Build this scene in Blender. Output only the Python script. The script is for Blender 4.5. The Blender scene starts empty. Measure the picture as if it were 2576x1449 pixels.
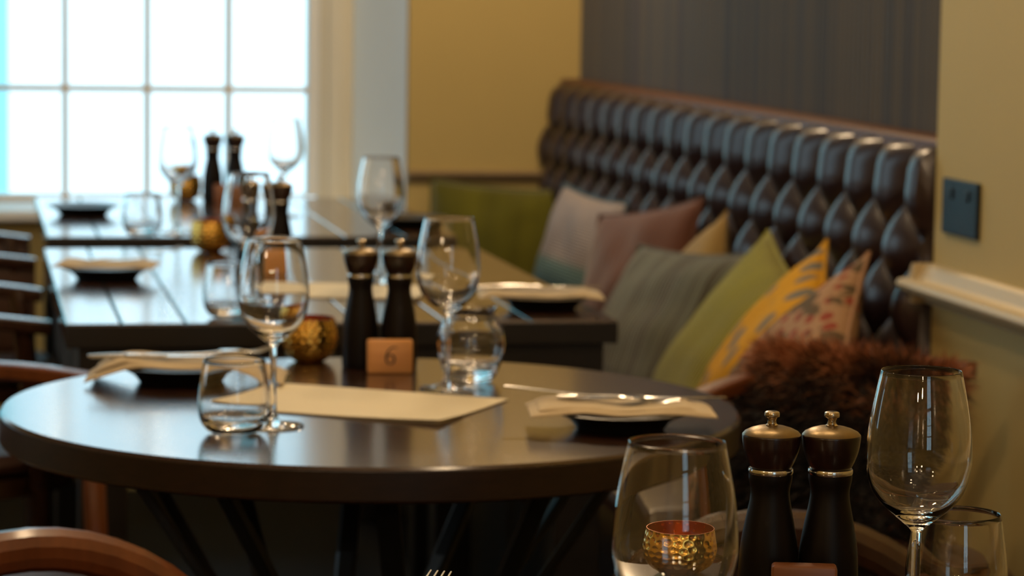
import bpy, bmesh, math, random
from math import sin, cos, pi, sqrt, atan, atan2, radians
from mathutils import Vector, Matrix, noise
random.seed(7)
S = bpy.context.scene
COL = S.collection

# ------------------------------------------------------------------ camera
cam = bpy.data.cameras.new('camera'); camo = bpy.data.objects.new('camera', cam); COL.objects.link(camo)
FPX = 7000.0
yaw, pitch, roll = atan(1373/FPX*1.0), atan(744.5/FPX), 0.0155
cam.sensor_fit = 'HORIZONTAL'; cam.sensor_width = 36.0; cam.lens = 36.0*FPX/2576
cam.clip_start = 0.05; cam.clip_end = 200
camo.matrix_world = (Matrix.Translation((0, 0, 1.23)) @ Matrix.Rotation(-yaw, 4, 'Z')
                     @ Matrix.Rotation(pi/2-pitch, 4, 'X') @ Matrix.Rotation(roll, 4, 'Z'))
cam.dof.use_dof = True; cam.dof.focus_distance = 2.06; cam.dof.aperture_fstop = 9.6
S.camera = camo
# ------------------------------------------------------------------ view
S.view_settings.view_transform = 'Standard'; S.view_settings.look = 'None'
S.view_settings.exposure = 0.0; S.view_settings.gamma = 1.0; S.view_settings.use_curve_mapping = False
# ------------------------------------------------------------------ world: pale overcast sky
w = bpy.data.worlds.new('overcast_sky'); S.world = w; w.use_nodes = True
bg = w.node_tree.nodes['Background']; bg.inputs[0].default_value = (0.66, 0.90, 1.04, 1); bg.inputs[1].default_value = 2.2
cy = S.cycles
cy.max_bounces = 14; cy.transmission_bounces = 14; cy.glossy_bounces = 6; cy.diffuse_bounces = 4; cy.transparent_max_bounces = 16
cy.caustics_reflective = False; cy.caustics_refractive = False; cy.sample_clamp_indirect = 80.0
# ------------------------------------------------------------------ lamps of the room (small warm pendants above the frame)
def lamp(name, loc, power, size=0.065, color=(1.0, 0.72, 0.43)):
    l = bpy.data.lights.new(name, 'POINT'); l.energy = power; l.color = color; l.shadow_soft_size = size
    o = bpy.data.objects.new(name, l); o.location = loc; COL.objects.link(o); return o
for i, (x, y, z, p) in enumerate([(1.2, 5.75, 2.15, 32), (0.7, 4.3, 2.15, 9), (0.35, 3.0, 2.1, 13), (0.75, 2.6, 2.1, 10), (0.75, 0.6, 2.15, 7.5),
                                  (-1.7, 0.3, 1.95, 9), (-1.05, -1.5, 1.95, 16), (-0.3, -1.6, 1.95, 12)]):
    lamp('pendant_light', (x, y, z), p)
def portal(name, loc, rot, sx, sy):
    l = bpy.data.lights.new(name, 'AREA'); l.shape = 'RECTANGLE'; l.size = sx; l.size_y = sy; l.cycles.is_portal = True
    o = bpy.data.objects.new(name, l); o.location = loc; o.rotation_euler = rot; COL.objects.link(o)
portal('window_portal', (-0.26, 7.2, 1.6), (-pi/2, 0, 0), 2.3, 1.9)
portal('window_portal', (-2.33, 5.4, 1.6), (0, -pi/2, 0), 1.6, 2.0)
portal('window_portal', (0.8, -3.13, 1.65), (pi/2, 0, 0), 0.9, 1.7)

# ------------------------------------------------------------------ materials
def nodes(name):
    m = bpy.data.materials.new(name); m.use_nodes = True
    return m, m.node_tree.nodes, m.node_tree.links, m.node_tree.nodes['Principled BSDF']
def mat(name, col, rough=0.5, metal=0.0, spec=0.5, coat=0.0, nscale=0, namt=0.15, bump=0.0, bscale=60, sheen=0.0):
    m, N, L, b = nodes(name)
    b.inputs['Base Color'].default_value = (*col, 1); b.inputs['Roughness'].default_value = rough
    b.inputs['Metallic'].default_value = metal; b.inputs['Specular IOR Level'].default_value = spec
    b.inputs['Coat Weight'].default_value = coat; b.inputs['Coat Roughness'].default_value = 0.15
    b.inputs['Sheen Weight'].default_value = sheen
    tc = N.new('ShaderNodeTexCoord')
    if nscale:
        n = N.new('ShaderNodeTexNoise'); n.inputs['Scale'].default_value = nscale; n.inputs['Detail'].default_value = 5
        L.new(tc.outputs['Object'], n.inputs['Vector'])
        mx = N.new('ShaderNodeMix'); mx.data_type = 'RGBA'
        mx.inputs[6].default_value = (*[c*(1-namt) for c in col], 1); mx.inputs[7].default_value = (*[min(1, c*(1+namt)) for c in col], 1)
        L.new(n.outputs['Fac'], mx.inputs[0]); L.new(mx.outputs[2], b.inputs['Base Color'])
    if bump:
        n = N.new('ShaderNodeTexNoise'); n.inputs['Scale'].default_value = bscale; n.inputs['Detail'].default_value = 4
        L.new(tc.outputs['Object'], n.inputs['Vector'])
        bp = N.new('ShaderNodeBump'); bp.inputs['Strength'].default_value = bump; bp.inputs['Distance'].default_value = 0.002
        L.new(n.outputs['Fac'], bp.inputs['Height']); L.new(bp.outputs[0], b.inputs['Normal'])
    return m
def wood(name, c1, c2, rough=0.3, axis=1, scale=14, stretch=0.06, plank=0.0, coat=0.0, bump=0.15, spec=0.5):
    """wood grain that runs along an object axis; plank > 0 darkens thin joints across x every plank metres"""
    m, N, L, b = nodes(name)
    tc = N.new('ShaderNodeTexCoord'); mp = N.new('ShaderNodeMapping'); sc = [1, 1, 1]; sc[axis] = stretch
    mp.inputs['Scale'].default_value = sc; L.new(tc.outputs['Object'], mp.inputs['Vector'])
    n = N.new('ShaderNodeTexNoise'); n.inputs['Scale'].default_value = scale*6; n.inputs['Detail'].default_value = 8; n.inputs['Roughness'].default_value = 0.65
    L.new(mp.outputs[0], n.inputs['Vector'])
    r = N.new('ShaderNodeValToRGB'); r.color_ramp.elements[0].position = 0.3; r.color_ramp.elements[1].position = 0.72
    r.color_ramp.elements[0].color = (*c1, 1); r.color_ramp.elements[1].color = (*c2, 1)
    L.new(n.outputs['Fac'], r.inputs[0]); out = r.outputs[0]
    bp = N.new('ShaderNodeBump'); bp.inputs['Strength'].default_value = bump; bp.inputs['Distance'].default_value = 0.001
    L.new(n.outputs['Fac'], bp.inputs['Height'])
    L.new(out, b.inputs['Base Color']); L.new(bp.outputs[0], b.inputs['Normal'])
    b.inputs['Roughness'].default_value = rough; b.inputs['Coat Weight'].default_value = coat; b.inputs['Coat Roughness'].default_value = 0.12
    b.inputs['Specular IOR Level'].default_value = spec
    return m
def glassmat(name, col=(1, 1, 1), ior=1.5):
    m, N, L, b = nodes(name)
    b.inputs['Base Color'].default_value = (*col, 1); b.inputs['Roughness'].default_value = 0.0
    b.inputs['Transmission Weight'].default_value = 1.0; b.inputs['IOR'].default_value = ior
    return m
def panemat():
    m, N, L, b = nodes('window_glass'); N.remove(b)
    o = N['Material Output']; t = N.new('ShaderNodeBsdfTransparent'); t.inputs[0].default_value = (0.97, 1, 1, 1)
    g = N.new('ShaderNodeBsdfGlossy'); g.inputs['Roughness'].default_value = 0.02
    f = N.new('ShaderNodeFresnel'); f.inputs[0].default_value = 1.45; x = N.new('ShaderNodeMixShader')
    L.new(f.outputs[0], x.inputs[0]); L.new(t.outputs[0], x.inputs[1]); L.new(g.outputs[0], x.inputs[2]); L.new(x.outputs[0], o.inputs[0])
    return m
def stripes(name, cols, freq, axis=0, rough=0.85, distort=1.0, bump=0.4, bfreq=None, noise_amt=0.3):
    """woven stripes: colour ramp over a noise stretched along the other axes of UV"""
    m, N, L, b = nodes(name)
    tc = N.new('ShaderNodeTexCoord'); mp = N.new('ShaderNodeMapping')
    sc = [0.0, 0.0, 0.0]; sc[axis] = freq; sc[1-axis if axis < 2 else 0] = 0.25
    mp.inputs['Scale'].default_value = sc; L.new(tc.outputs['UV'], mp.inputs['Vector'])
    n = N.new('ShaderNodeTexNoise'); n.inputs['Scale'].default_value = 1; n.inputs['Detail'].default_value = 3
    L.new(mp.outputs[0], n.inputs['Vector'])
    r = N.new('ShaderNodeValToRGB'); e = r.color_ramp.elements
    while len(e) < len(cols): e.new(0.5)
    for i, c in enumerate(cols): e[i].position = 0.3+0.4*i/(len(cols)-1); e[i].color = (*c, 1)
    L.new(n.outputs['Fac'], r.inputs[0]); L.new(r.outputs[0], b.inputs['Base Color'])
    wv = N.new('ShaderNodeTexWave'); wv.inputs['Scale'].default_value = (bfreq or freq*2); wv.bands_direction = 'X' if axis == 0 else 'Y'
    wv.inputs['Distortion'].default_value = distort
    L.new(tc.outputs['UV'], wv.inputs['Vector'])
    bp = N.new('ShaderNodeBump'); bp.inputs['Strength'].default_value = bump; bp.inputs['Distance'].default_value = 0.004
    L.new(wv.outputs['Fac'], bp.inputs['Height']); L.new(bp.outputs[0], b.inputs['Normal'])
    b.inputs['Roughness'].default_value = rough; b.inputs['Specular IOR Level'].default_value = 0.2
    b.inputs['Sheen Weight'].default_value = noise_amt
    return m

M = {}
M['wall'] = mat('ochre_wall_paint', (0.58, 0.435, 0.16), 0.7, nscale=3, namt=0.04, bump=0.15, bscale=180)
M['ceiling'] = mat('ceiling_paint', (0.72, 0.68, 0.6), 0.8, nscale=2, namt=0.03)
M['cream'] = mat('cream_trim_paint', (0.62, 0.5, 0.3), 0.45, nscale=4, namt=0.04)
M['dado'] = mat('ochre_rail_paint', (0.3, 0.215, 0.12), 0.5, nscale=4, namt=0.04)
M['white'] = mat('white_window_paint', (0.85, 0.87, 0.87), 0.4, nscale=4, namt=0.03)
M['casing'] = mat('stone_casing_paint', (0.74, 0.7, 0.58), 0.5, nscale=4, namt=0.03)
M['shutter'] = mat('grey_shutter_paint', (0.84, 0.91, 0.94), 0.5, nscale=4, namt=0.03)
M['pane'] = panemat()
M['floor'] = wood('dark_floor_boards', (0.004, 0.004, 0.004), (0.010, 0.010, 0.010), 0.6, spec=0.15, axis=1, scale=3, stretch=0.1)
M['table'] = wood('dark_table_wood', (0.035, 0.016, 0.009), (0.08, 0.038, 0.022), 0.16, axis=1, scale=12, stretch=0.05, bump=0.06, spec=0.6, coat=0.5)
M['round'] = wood('walnut_table_wood', (0.026, 0.011, 0.006), (0.055, 0.024, 0.014), 0.2, axis=0, scale=12, stretch=0.05, bump=0.06, spec=0.5, coat=0.4)
M['edge'] = wood('shaded_edge_wood', (0.014, 0.007, 0.005), (0.03, 0.014, 0.009), 0.4, axis=2, scale=8, stretch=3)  # walnut darkened: shade on the round slab edge painted into the colour
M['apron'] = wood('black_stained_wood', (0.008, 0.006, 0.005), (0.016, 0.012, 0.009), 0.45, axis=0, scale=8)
M['chair'] = wood('orange_brown_bentwood', (0.12, 0.032, 0.009), (0.21, 0.062, 0.018), 0.36, axis=2, scale=6, coat=0.3)
M['chairdk'] = wood('brown_bentwood', (0.035, 0.014, 0.007), (0.06, 0.025, 0.012), 0.22, axis=2, scale=6, coat=0.4)
M['leather'] = mat('oxblood_leather', (0.032, 0.017, 0.016), 0.32, spec=0.5, coat=0.2, nscale=30, namt=0.2, bump=0.12, bscale=300)
M['leather_top'] = mat('brown_leather', (0.12, 0.05, 0.025), 0.5, spec=0.3, nscale=30, namt=0.2, bump=0.1, bscale=300)
M['seat'] = mat('tan_brown_leather', (0.08, 0.035, 0.02), 0.5, nscale=20, namt=0.2, bump=0.1, bscale=200)
M['steel'] = mat('blackened_steel', (0.035, 0.037, 0.04), 0.45, metal=0.6, nscale=30, namt=0.2)
M['glass'] = glassmat('clear_drinking_glass')
M['millbody'] = wood('ebony_mill_wood', (0.004, 0.003, 0.0028), (0.011, 0.007, 0.006), 0.42, axis=2, scale=10, stretch=0.04, spec=0.18)
M['millcap'] = wood('dark_cherry_mill_wood', (0.012, 0.004, 0.003), (0.03, 0.010, 0.007), 0.28, axis=2, scale=10, stretch=0.1, coat=0.3)
M['bronze'] = mat('satin_bronze', (0.25, 0.18, 0.09), 0.36, metal=0.9, nscale=60, namt=0.15, bump=0.08, bscale=250)
M['knob'] = mat('polished_nickel_brass', (0.62, 0.52, 0.38), 0.2, metal=1.0, nscale=60, namt=0.1)
M['chrome'] = mat('polished_steel', (0.75, 0.74, 0.71), 0.16, metal=1.0, nscale=60, namt=0.04)
M['copper'] = mat('copper_lining', (0.62, 0.22, 0.08), 0.35, metal=1.0, nscale=50, namt=0.1)
M['plate'] = mat('dark_stoneware', (0.014, 0.013, 0.012), 0.3, nscale=60, namt=0.3, bump=0.1)
M['napkin'] = mat('cream_linen', (0.66, 0.54, 0.36), 0.9, nscale=20, namt=0.05, bump=0.3, bscale=400, sheen=0.2)
M['paper'] = mat('cream_menu_paper', (0.90, 0.81, 0.60), 0.85, nscale=15, namt=0.02, bump=0.05, bscale=300)
M['block'] = wood('light_beech_block', (0.72, 0.32, 0.095), (0.86, 0.43, 0.15), 0.4, axis=0, scale=10, stretch=0.1)
M['blockdk'] = wood('red_brown_block', (0.22, 0.075, 0.03), (0.34, 0.13, 0.055), 0.35, axis=0, scale=10, stretch=0.1)
M['ink'] = mat('burnt_black_ink', (0.03, 0.02, 0.015), 0.6, nscale=60, namt=0.2)
M['slate'] = mat('gunmetal_plate', (0.010, 0.013, 0.015), 0.5, spec=0.25, nscale=20, namt=0.25)
M['teal'] = mat('pale_teal_render', (0.3, 0.72, 0.8), 0.8, nscale=1, namt=0.05)
def hammered():
    m, N, L, b = nodes('hammered_gold'); b.inputs['Base Color'].default_value = (0.75, 0.42, 0.07, 1)
    b.inputs['Metallic'].default_value = 1.0; b.inputs['Roughness'].default_value = 0.22
    tc = N.new('ShaderNodeTexCoord'); v = N.new('ShaderNodeTexVoronoi'); v.inputs['Scale'].default_value = 120; v.feature = 'SMOOTH_F1'
    L.new(tc.outputs['Object'], v.inputs['Vector'])
    bp = N.new('ShaderNodeBump'); bp.inputs['Strength'].default_value = 0.25; bp.inputs['Distance'].default_value = 0.001
    L.new(v.outputs['Distance'], bp.inputs['Height']); L.new(bp.outputs[0], b.inputs['Normal'])
    n = N.new('ShaderNodeTexNoise'); n.inputs['Scale'].default_value = 40; L.new(tc.outputs['Object'], n.inputs['Vector'])
    r = N.new('ShaderNodeValToRGB'); r.color_ramp.elements[0].color = (0.8, 0.43, 0.07, 1); r.color_ramp.elements[1].color = (1.0, 0.66, 0.17, 1)
    L.new(n.outputs['Fac'], r.inputs[0]); L.new(r.outputs[0], b.inputs['Base Color'])
    return m
M['gold'] = hammered()
def fluted_mat():
    m, N, L, b = nodes('striped_ribbed_fabric')
    tc = N.new('ShaderNodeTexCoord'); mp = N.new('ShaderNodeMapping'); mp.inputs['Scale'].default_value = (0, 1, 0)
    L.new(tc.outputs['Object'], mp.inputs['Vector'])
    n = N.new('ShaderNodeTexNoise'); n.inputs['Scale'].default_value = 8; n.inputs['Detail'].default_value = 6; n.inputs['Roughness'].default_value = 0.8
    L.new(mp.outputs[0], n.inputs['Vector'])
    r = N.new('ShaderNodeValToRGB'); e = r.color_ramp.elements
    for p, c in [(0.5, None), (0.5, None), (0.5, None)]: e.new(0.5)
    for i, (p, c) in enumerate([(0.34, (0.03, 0.025, 0.028)), (0.43, (0.075, 0.078, 0.085)), (0.5, (0.12, 0.10, 0.075)), (0.57, (0.06, 0.065, 0.075)), (0.68, (0.19, 0.09, 0.06))]):
        e[i].position = p; e[i].color = (*c, 1)
    L.new(n.outputs['Fac'], r.inputs[0]); L.new(r.outputs[0], b.inputs['Base Color'])
    b.inputs['Roughness'].default_value = 0.55
    return m
M['fluted'] = fluted_mat()
M['c_olive'] = stripes('olive_green_velvet', [(0.085, 0.078, 0.004), (0.15, 0.14, 0.008)], 5, 0, bump=0.2, bfreq=14)
M['c_lime'] = stripes('lime_corduroy', [(0.23, 0.205, 0.012), (0.33, 0.3, 0.018)], 5, 1, bump=0.5, bfreq=14)
M['c_grey'] = stripes('grey_green_stripe', [(0.08, 0.078, 0.045), (0.15, 0.155, 0.11), (0.07, 0.058, 0.032), (0.16, 0.165, 0.12)], 9, 0, bump=0.4, bfreq=12)
M['c_rust'] = stripes('dusty_rose_rust_velvet', [(0.12, 0.042, 0.022), (0.17, 0.075, 0.05)], 3, 0, bump=0.1)
M['c_tan'] = stripes('dark_ochre_weave', [(0.3, 0.18, 0.05), (0.4, 0.26, 0.08)], 4, 0, bump=0.2)
def patterned(name, base, marks, scale, thr, two=None):
    m, N, L, b = nodes(name); b.inputs['Roughness'].default_value = 0.85; b.inputs['Specular IOR Level'].default_value = 0.2
    tc = N.new('ShaderNodeTexCoord'); mp = N.new('ShaderNodeMapping'); mp.inputs['Scale'].default_value = scale
    L.new(tc.outputs['UV'], mp.inputs['Vector'])
    v = N.new('ShaderNodeTexVoronoi'); v.inputs['Scale'].default_value = 1; v.inputs['Randomness'].default_value = 0.35; L.new(mp.outputs[0], v.inputs['Vector'])
    r = N.new('ShaderNodeValToRGB'); r.color_ramp.elements[0].position = thr; r.color_ramp.elements[0].color = (*marks, 1)
    r.color_ramp.elements[1].position = thr+0.08; r.color_ramp.elements[1].color = (*base, 1)
    L.new(v.outputs['Distance'], r.inputs[0]); out = r.outputs[0]
    if two:
        n = N.new('ShaderNodeTexNoise'); n.inputs['Scale'].default_value = 7; n.inputs['Detail'].default_value = 3; L.new(tc.outputs['UV'], n.inputs['Vector'])
        rr = N.new('ShaderNodeValToRGB'); rr.color_ramp.elements[0].position = 0.52; rr.color_ramp.elements[1].position = 0.56
        L.new(n.outputs['Fac'], rr.inputs[0])
        mx = N.new('ShaderNodeMix'); mx.data_type = 'RGBA'; L.new(rr.outputs[0], mx.inputs[0]); L.new(out, mx.inputs[6]); mx.inputs[7].default_value = (*two, 1); out = mx.outputs[2]
    L.new(out, b.inputs['Base Color']); return m
M['c_yellow'] = patterned('yellow_dash_print', (0.68, 0.34, 0.012), (0.2, 0.19, 0.16), (4.5, 9, 1), 0.3)
M['c_floral'] = patterned('rust_and_cream_print', (0.42, 0.25, 0.14), (0.3, 0.06, 0.035), (11, 11, 1), 0.3, two=(0.13, 0.09, 0.05))
def twotone():
    m, N, L, b = nodes('grey_and_teal_knit'); b.inputs['Roughness'].default_value = 0.9
    tc = N.new('ShaderNodeTexCoord'); sp = N.new('ShaderNodeSeparateXYZ'); L.new(tc.outputs['UV'], sp.inputs[0])
    r = N.new('ShaderNodeValToRGB'); e = r.color_ramp.elements; e.new(0.5)
    e[0].position = 0.35; e[0].color = (0.07, 0.15, 0.2, 1); e[1].position = 0.50; e[1].color = (0.14, 0.23, 0.23, 1); e[2].position = 0.56; e[2].color = (0.36, 0.31, 0.3, 1)
    L.new(sp.outputs[1], r.inputs[0]); L.new(r.outputs[0], b.inputs['Base Color'])
    wv = N.new('ShaderNodeTexWave'); wv.inputs['Scale'].default_value = 16; wv.bands_direction = 'Y'; wv.inputs['Distortion'].default_value = 2; L.new(tc.outputs['UV'], wv.inputs['Vector'])
    bp = N.new('ShaderNodeBump'); bp.inputs['Strength'].default_value = 0.5; bp.inputs['Distance'].default_value = 0.003
    L.new(wv.outputs['Fac'], bp.inputs['Height']); L.new(bp.outputs[0], b.inputs['Normal']); return m
M['c_two'] = twotone()
def furmat():
    m, N, L, b = nodes('rust_and_black_fur'); b.inputs['Roughness'].default_value = 0.6
    a = N.new('ShaderNodeAttribute'); a.attribute_name = 'tint'
    r = N.new('ShaderNodeValToRGB'); e = r.color_ramp.elements; e.new(0.5)
    e[0].position = 0.0; e[0].color = (0.008, 0.005, 0.004, 1); e[1].position = 0.5; e[1].color = (0.05, 0.02, 0.010, 1); e[2].position = 1; e[2].color = (0.50, 0.19, 0.08, 1)
    L.new(a.outputs['Fac'], r.inputs[0]); L.new(r.outputs[0], b.inputs['Base Color']); return m
M['fur'] = furmat()

# ------------------------------------------------------------------ mesh helpers
def add_box(bm, lo, hi, bev=0.0, seg=2, mtx=None):
    r = bmesh.ops.create_cube(bm, size=1.0); vs = r['verts']
    for v in vs: v.co = Vector([lo[i]+(v.co[i]+0.5)*(hi[i]-lo[i]) for i in range(3)])
    if bev > 0:
        es = list({e for v in vs for e in v.link_edges})
        rr = bmesh.ops.bevel(bm, geom=es, offset=bev, segments=seg, affect='EDGES', profile=0.5)
        vs = list({v for f in rr['faces'] for v in f.verts} | {v for v in vs if v.is_valid})
    if mtx:
        for v in vs: v.co = mtx @ v.co
    return vs
def lathe(bm, prof, seg=48, closed=False, c=(0, 0), z0=0):
    """prof: list of (r, z); r == 0 ends are poles"""
    rings = []
    for r, z in prof:
        if r < 1e-6: rings.append([bm.verts.new((c[0], c[1], z0+z))])
        else: rings.append([bm.verts.new((c[0]+r*cos(2*pi*i/seg), c[1]+r*sin(2*pi*i/seg), z0+z)) for i in range(seg)])
    pairs = list(zip(rings[:-1], rings[1:]))
    if closed: pairs.append((rings[-1], rings[0]))
    for a, b in pairs:
        for i in range(seg):
            j = (i+1) % seg
            q = [a[i], a[j], b[j], b[i]] if len(a) > 1 and len(b) > 1 else ([a[0], b[j], b[i]] if len(a) == 1 else [a[i], a[j], b[0]])
            if len(a) == 1 and len(b) == 1: continue
            bm.faces.new(q)
def sweep(bm, pts, w, h=None, sides=10, up=Vector((0, 0, 1)), closed=False, taper=None, square=False):
    """tube along pts with an elliptic (or rounded-square) section w wide, h high (full sizes)"""
    h = h or w; n = len(pts); pts = [Vector(p) for p in pts]; rings = []
    for i, p in enumerate(pts):
        t = (pts[(i+1) % n]-pts[i-1]) if closed else (pts[min(i+1, n-1)]-pts[max(i-1, 0)])
        t.normalize(); s = t.cross(up)
        if s.length < 1e-4: s = t.cross(Vector((1, 0, 0)))
        s.normalize(); u = s.cross(t).normalized(); k = taper[i] if taper else 1.0
        ring = []
        for j in range(sides):
            a = 2*pi*(j+0.5)/sides; ca, sa = cos(a), sin(a)
            if square: ca, sa = [math.copysign(abs(v)**0.45, v) for v in (ca, sa)]
            ring.append(bm.verts.new(p+s*(ca*w/2*k)+u*(sa*h/2*k)))
        rings.append(ring)
    pr = list(zip(rings[:-1], rings[1:]))
    if closed: pr.append((rings[-1], rings[0]))
    for a, b in pr:
        for j in range(sides): bm.faces.new([a[j], a[(j+1) % sides], b[(j+1) % sides], b[j]])
    if not closed: bm.faces.new(rings[0][::-1]); bm.faces.new(rings[-1])
def smooth_path(pts, n=8, closed=False):
    P = [Vector(p) for p in pts]; out = []; m = len(P)
    for i in range(m if closed else m-1):
        p0 = P[(i-1) % m] if (closed or i > 0) else P[0]*2-P[1]; p1 = P[i]; p2 = P[(i+1) % m]
        p3 = P[(i+2) % m] if (closed or i+2 < m) else P[-1]*2-P[-2]
        for k in range(n):
            t = k/n; out.append(0.5*((2*p1)+(p2-p0)*t+(2*p0-5*p1+4*p2-p3)*t*t+(3*p1-p0-3*p2+p3)*t**3))
    if not closed: out.append(P[-1])
    return out
def obj(name, bm, m, parent=None, smooth=True, angle=18):
    me = bpy.data.meshes.new(name); bmesh.ops.recalc_face_normals(bm, faces=bm.faces[:]); bm.to_mesh(me); bm.free()
    if m: me.materials.append(m)
    if smooth:
        me.polygons.foreach_set('use_smooth', [True]*len(me.polygons))
        try: me.set_sharp_from_angle(angle=radians(angle))
        except Exception: pass
    o = bpy.data.objects.new(name, me); COL.objects.link(o)
    if parent: o.parent = parent
    return o
def tag(o, label, cat, group=None):
    o['label'] = label; o['category'] = cat
    if group: o['group'] = group
    return o
def thing(name, label, cat, loc=(0, 0, 0), rotz=0, group=None):
    o = bpy.data.objects.new(name, None); COL.objects.link(o); o.empty_display_size = 0.05
    o.location = loc; o.rotation_euler = (0, 0, rotz); return tag(o, label, cat, group)
def struct(name, bm, m, parent=None, smooth=False):
    o = obj(name, bm, m, parent, smooth=smooth)
    if not parent: o['kind'] = 'structure'
    return o
def dup(root, loc, rotz=0, label=None, group=None):
    r = root.copy(); COL.objects.link(r); r.location = loc; r.rotation_euler = (0, 0, rotz)
    if label: r['label'] = label
    if group: r['group'] = group
    for ch in list(root.children):
        c = ch.copy(); COL.objects.link(c); c.parent = r
        for g in list(ch.children):
            d = g.copy(); COL.objects.link(d); d.parent = c
    return r
B = bmesh.new

# ------------------------------------------------------------------ room shell
XB, XN, YE, YW, XL, YR, ZC = 1.515, 1.43, 3.99, 6.8, -2.3, -3.0, 2.75
bm = B(); add_box(bm, (XL-.2, YR-.2, -.1), (XB+.2, 7.3, 0)); struct('floor', bm, M['floor'])
bm = B(); add_box(bm, (XL-.2, YR-.2, ZC), (XB+.2, 7.3, ZC+.1)); struct('ceiling', bm, M['ceiling'])
# window wall: opening x -1.35..1.065 inner, z .70..2.5
bm = B()
add_box(bm, (1.065, YW, 0), (XB+.2, 7.3, ZC)); add_box(bm, (XL-.2, YW, 0), (-1.6, 7.3, ZC))
add_box(bm, (-1.6, YW, 0), (1.065, 7.3, .665)); add_box(bm, (-1.6, YW, 2.5), (1.065, 7.3, ZC))
struct('wall_back', bm, M['wall'])
bm = B(); add_box(bm, (XB, YE, 0), (XB+.2, YW, ZC)); struct('wall_right', bm, M['wall'])
bm = B(); add_box(bm, (XN, YR, 0), (XB+.2, YE, ZC), bev=.004); struct('wall_right_near', bm, M['wall'])
bm = B()
add_box(bm, (XL-.2, YR, 0), (XL, 4.4, ZC)); add_box(bm, (XL-.2, 6.4, 0), (XL, YW, ZC))
add_box(bm, (XL-.2, 4.4, 0), (XL, 6.4, .8)); add_box(bm, (XL-.2, 4.4, 2.4), (XL, 6.4, ZC))
struct('wall_left', bm, M['wall'])
bm = B()
add_box(bm, (XL-.2, YR-.2, 0), (.35, YR, ZC)); add_box(bm, (1.25, YR-.2, 0), (XN+.2, YR, ZC))
add_box(bm, (.35, YR-.2, 0), (1.25, YR, .8)); add_box(bm, (.35, YR-.2, 2.5), (1.25, YR, ZC))
struct('wall_front', bm, M['wall'])
# the big sash window
wx = [0.239+0.2055*i for i in range(-7, 3)]          # glazing bars
x0, x1 = 0.239-0.2055*8, 0.850
zb = [0.972+0.285*i for i in range(0, 6)]
bm = B()
add_box(bm, (x0-.05, 7.08, .70), (x0, 7.15, 2.5)); add_box(bm, (x1, 7.08, .70), (x1+.03, 7.15, 2.5), bev=.004)
add_box(bm, (x0, 7.08, .665), (x1, 7.15, .705), bev=.004); add_box(bm, (x0, 7.08, 2.45), (x1, 7.15, 2.5))
wo = struct('window_1', bm, M['white'])
for x in wx[:-0 or None]:
    if x < x1-.05:
        b2 = B(); add_box(b2, (x-.008, 7.09, .70), (x+.008, 7.13, 2.46), bev=.003); obj('glazing_bar', b2, M['white'], wo)
for z in zb:
    if z < 2.44:
        b2 = B(); add_box(b2, (x0, 7.092, z-.008), (x1, 7.128, z+.008), bev=.003); obj('glazing_bar', b2, M['white'], wo)
b2 = B(); add_box(b2, (x0, 7.109, .70), (x1, 7.112, 2.46)); obj('glass_pane', b2, M['pane'], wo, smooth=False)
# casing and splayed shutter reveal right of the glass, sill below
bm = B(); add_box(bm, (.88, 7.07, .665), (.965, 7.16, 2.5), bev=.006); add_box(bm, (.90, 7.055, .665), (.935, 7.08, 2.5), bev=.006)
struct('trim_1', bm, M['casing'], smooth=True)
bm = B()
vs = [(.965, 7.07), (1.062, 6.802), (1.066, 7.16), (.965, 7.16)]
lo = [bm.verts.new((x, y, .665)) for x, y in vs]; hi = [bm.verts.new((x, y, 2.5)) for x, y in vs]
bm.faces.new(lo[::-1]); bm.faces.new(hi)
for i in range(4): j = (i+1) % 4; bm.faces.new([lo[i], lo[j], hi[j], hi[i]])
struct('trim_2', bm, M['shutter'])
bm = B(); add_box(bm, (-1.6, 6.74, .665), (1.062, 7.075, .69), bev=.006); struct('trim_3', bm, M['white'], smooth=True)
bm = B(); add_box(bm, (-1.6, 7.07, .69), (x0-.05, 7.16, 2.5)); struct('trim_4', bm, M['shutter'])
# dado rails
def rail(bm, ax, a, b, face, z, s, prof):
    """prof: (out, dz) list; runs along axis ax from a to b, sticks out of 'face' towards s"""
    A = []; Bv = []
    for out, dz in prof:
        p = face+s*out
        A.append(bm.verts.new((a, p, z+dz) if ax == 0 else (p, a, z+dz))); Bv.append(bm.verts.new((b, p, z+dz) if ax == 0 else (p, b, z+dz)))
    n = len(prof)
    for i in range(n-1): bm.faces.new([A[i], A[i+1], Bv[i+1], Bv[i]])
    bm.faces.new([A[-1], A[0], Bv[0], Bv[-1]])
    bm.faces.new(A[::-1]); bm.faces.new(Bv)
bm = B(); rail(bm, 0, 1.066, XB, YW, .77, -1, [(0, -.012), (.006, -.012), (.012, -.006), (.018, .004), (.022, .01), (.014, .016), (0, .018)])
struct('trim_5', bm, M['dado'], smooth=True)
prof = [(0, 0), (.010, 0), (.013, .006), (.028, .012), (.040, .018), (.044, .026), (.040, .033), (.026, .036), (.021, .040), (.017, .048), (.012, .056), (.006, .060), (0, .060)]
bm = B(); rail(bm, 1, YR, YE+.04, XN, .772, -1, prof)
rail(bm, 0, XN-.03, XB, YE, .772, 1, [(o*.9, z) for o, z in prof]); struct('trim_6', bm, M['cream'], smooth=True)
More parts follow.
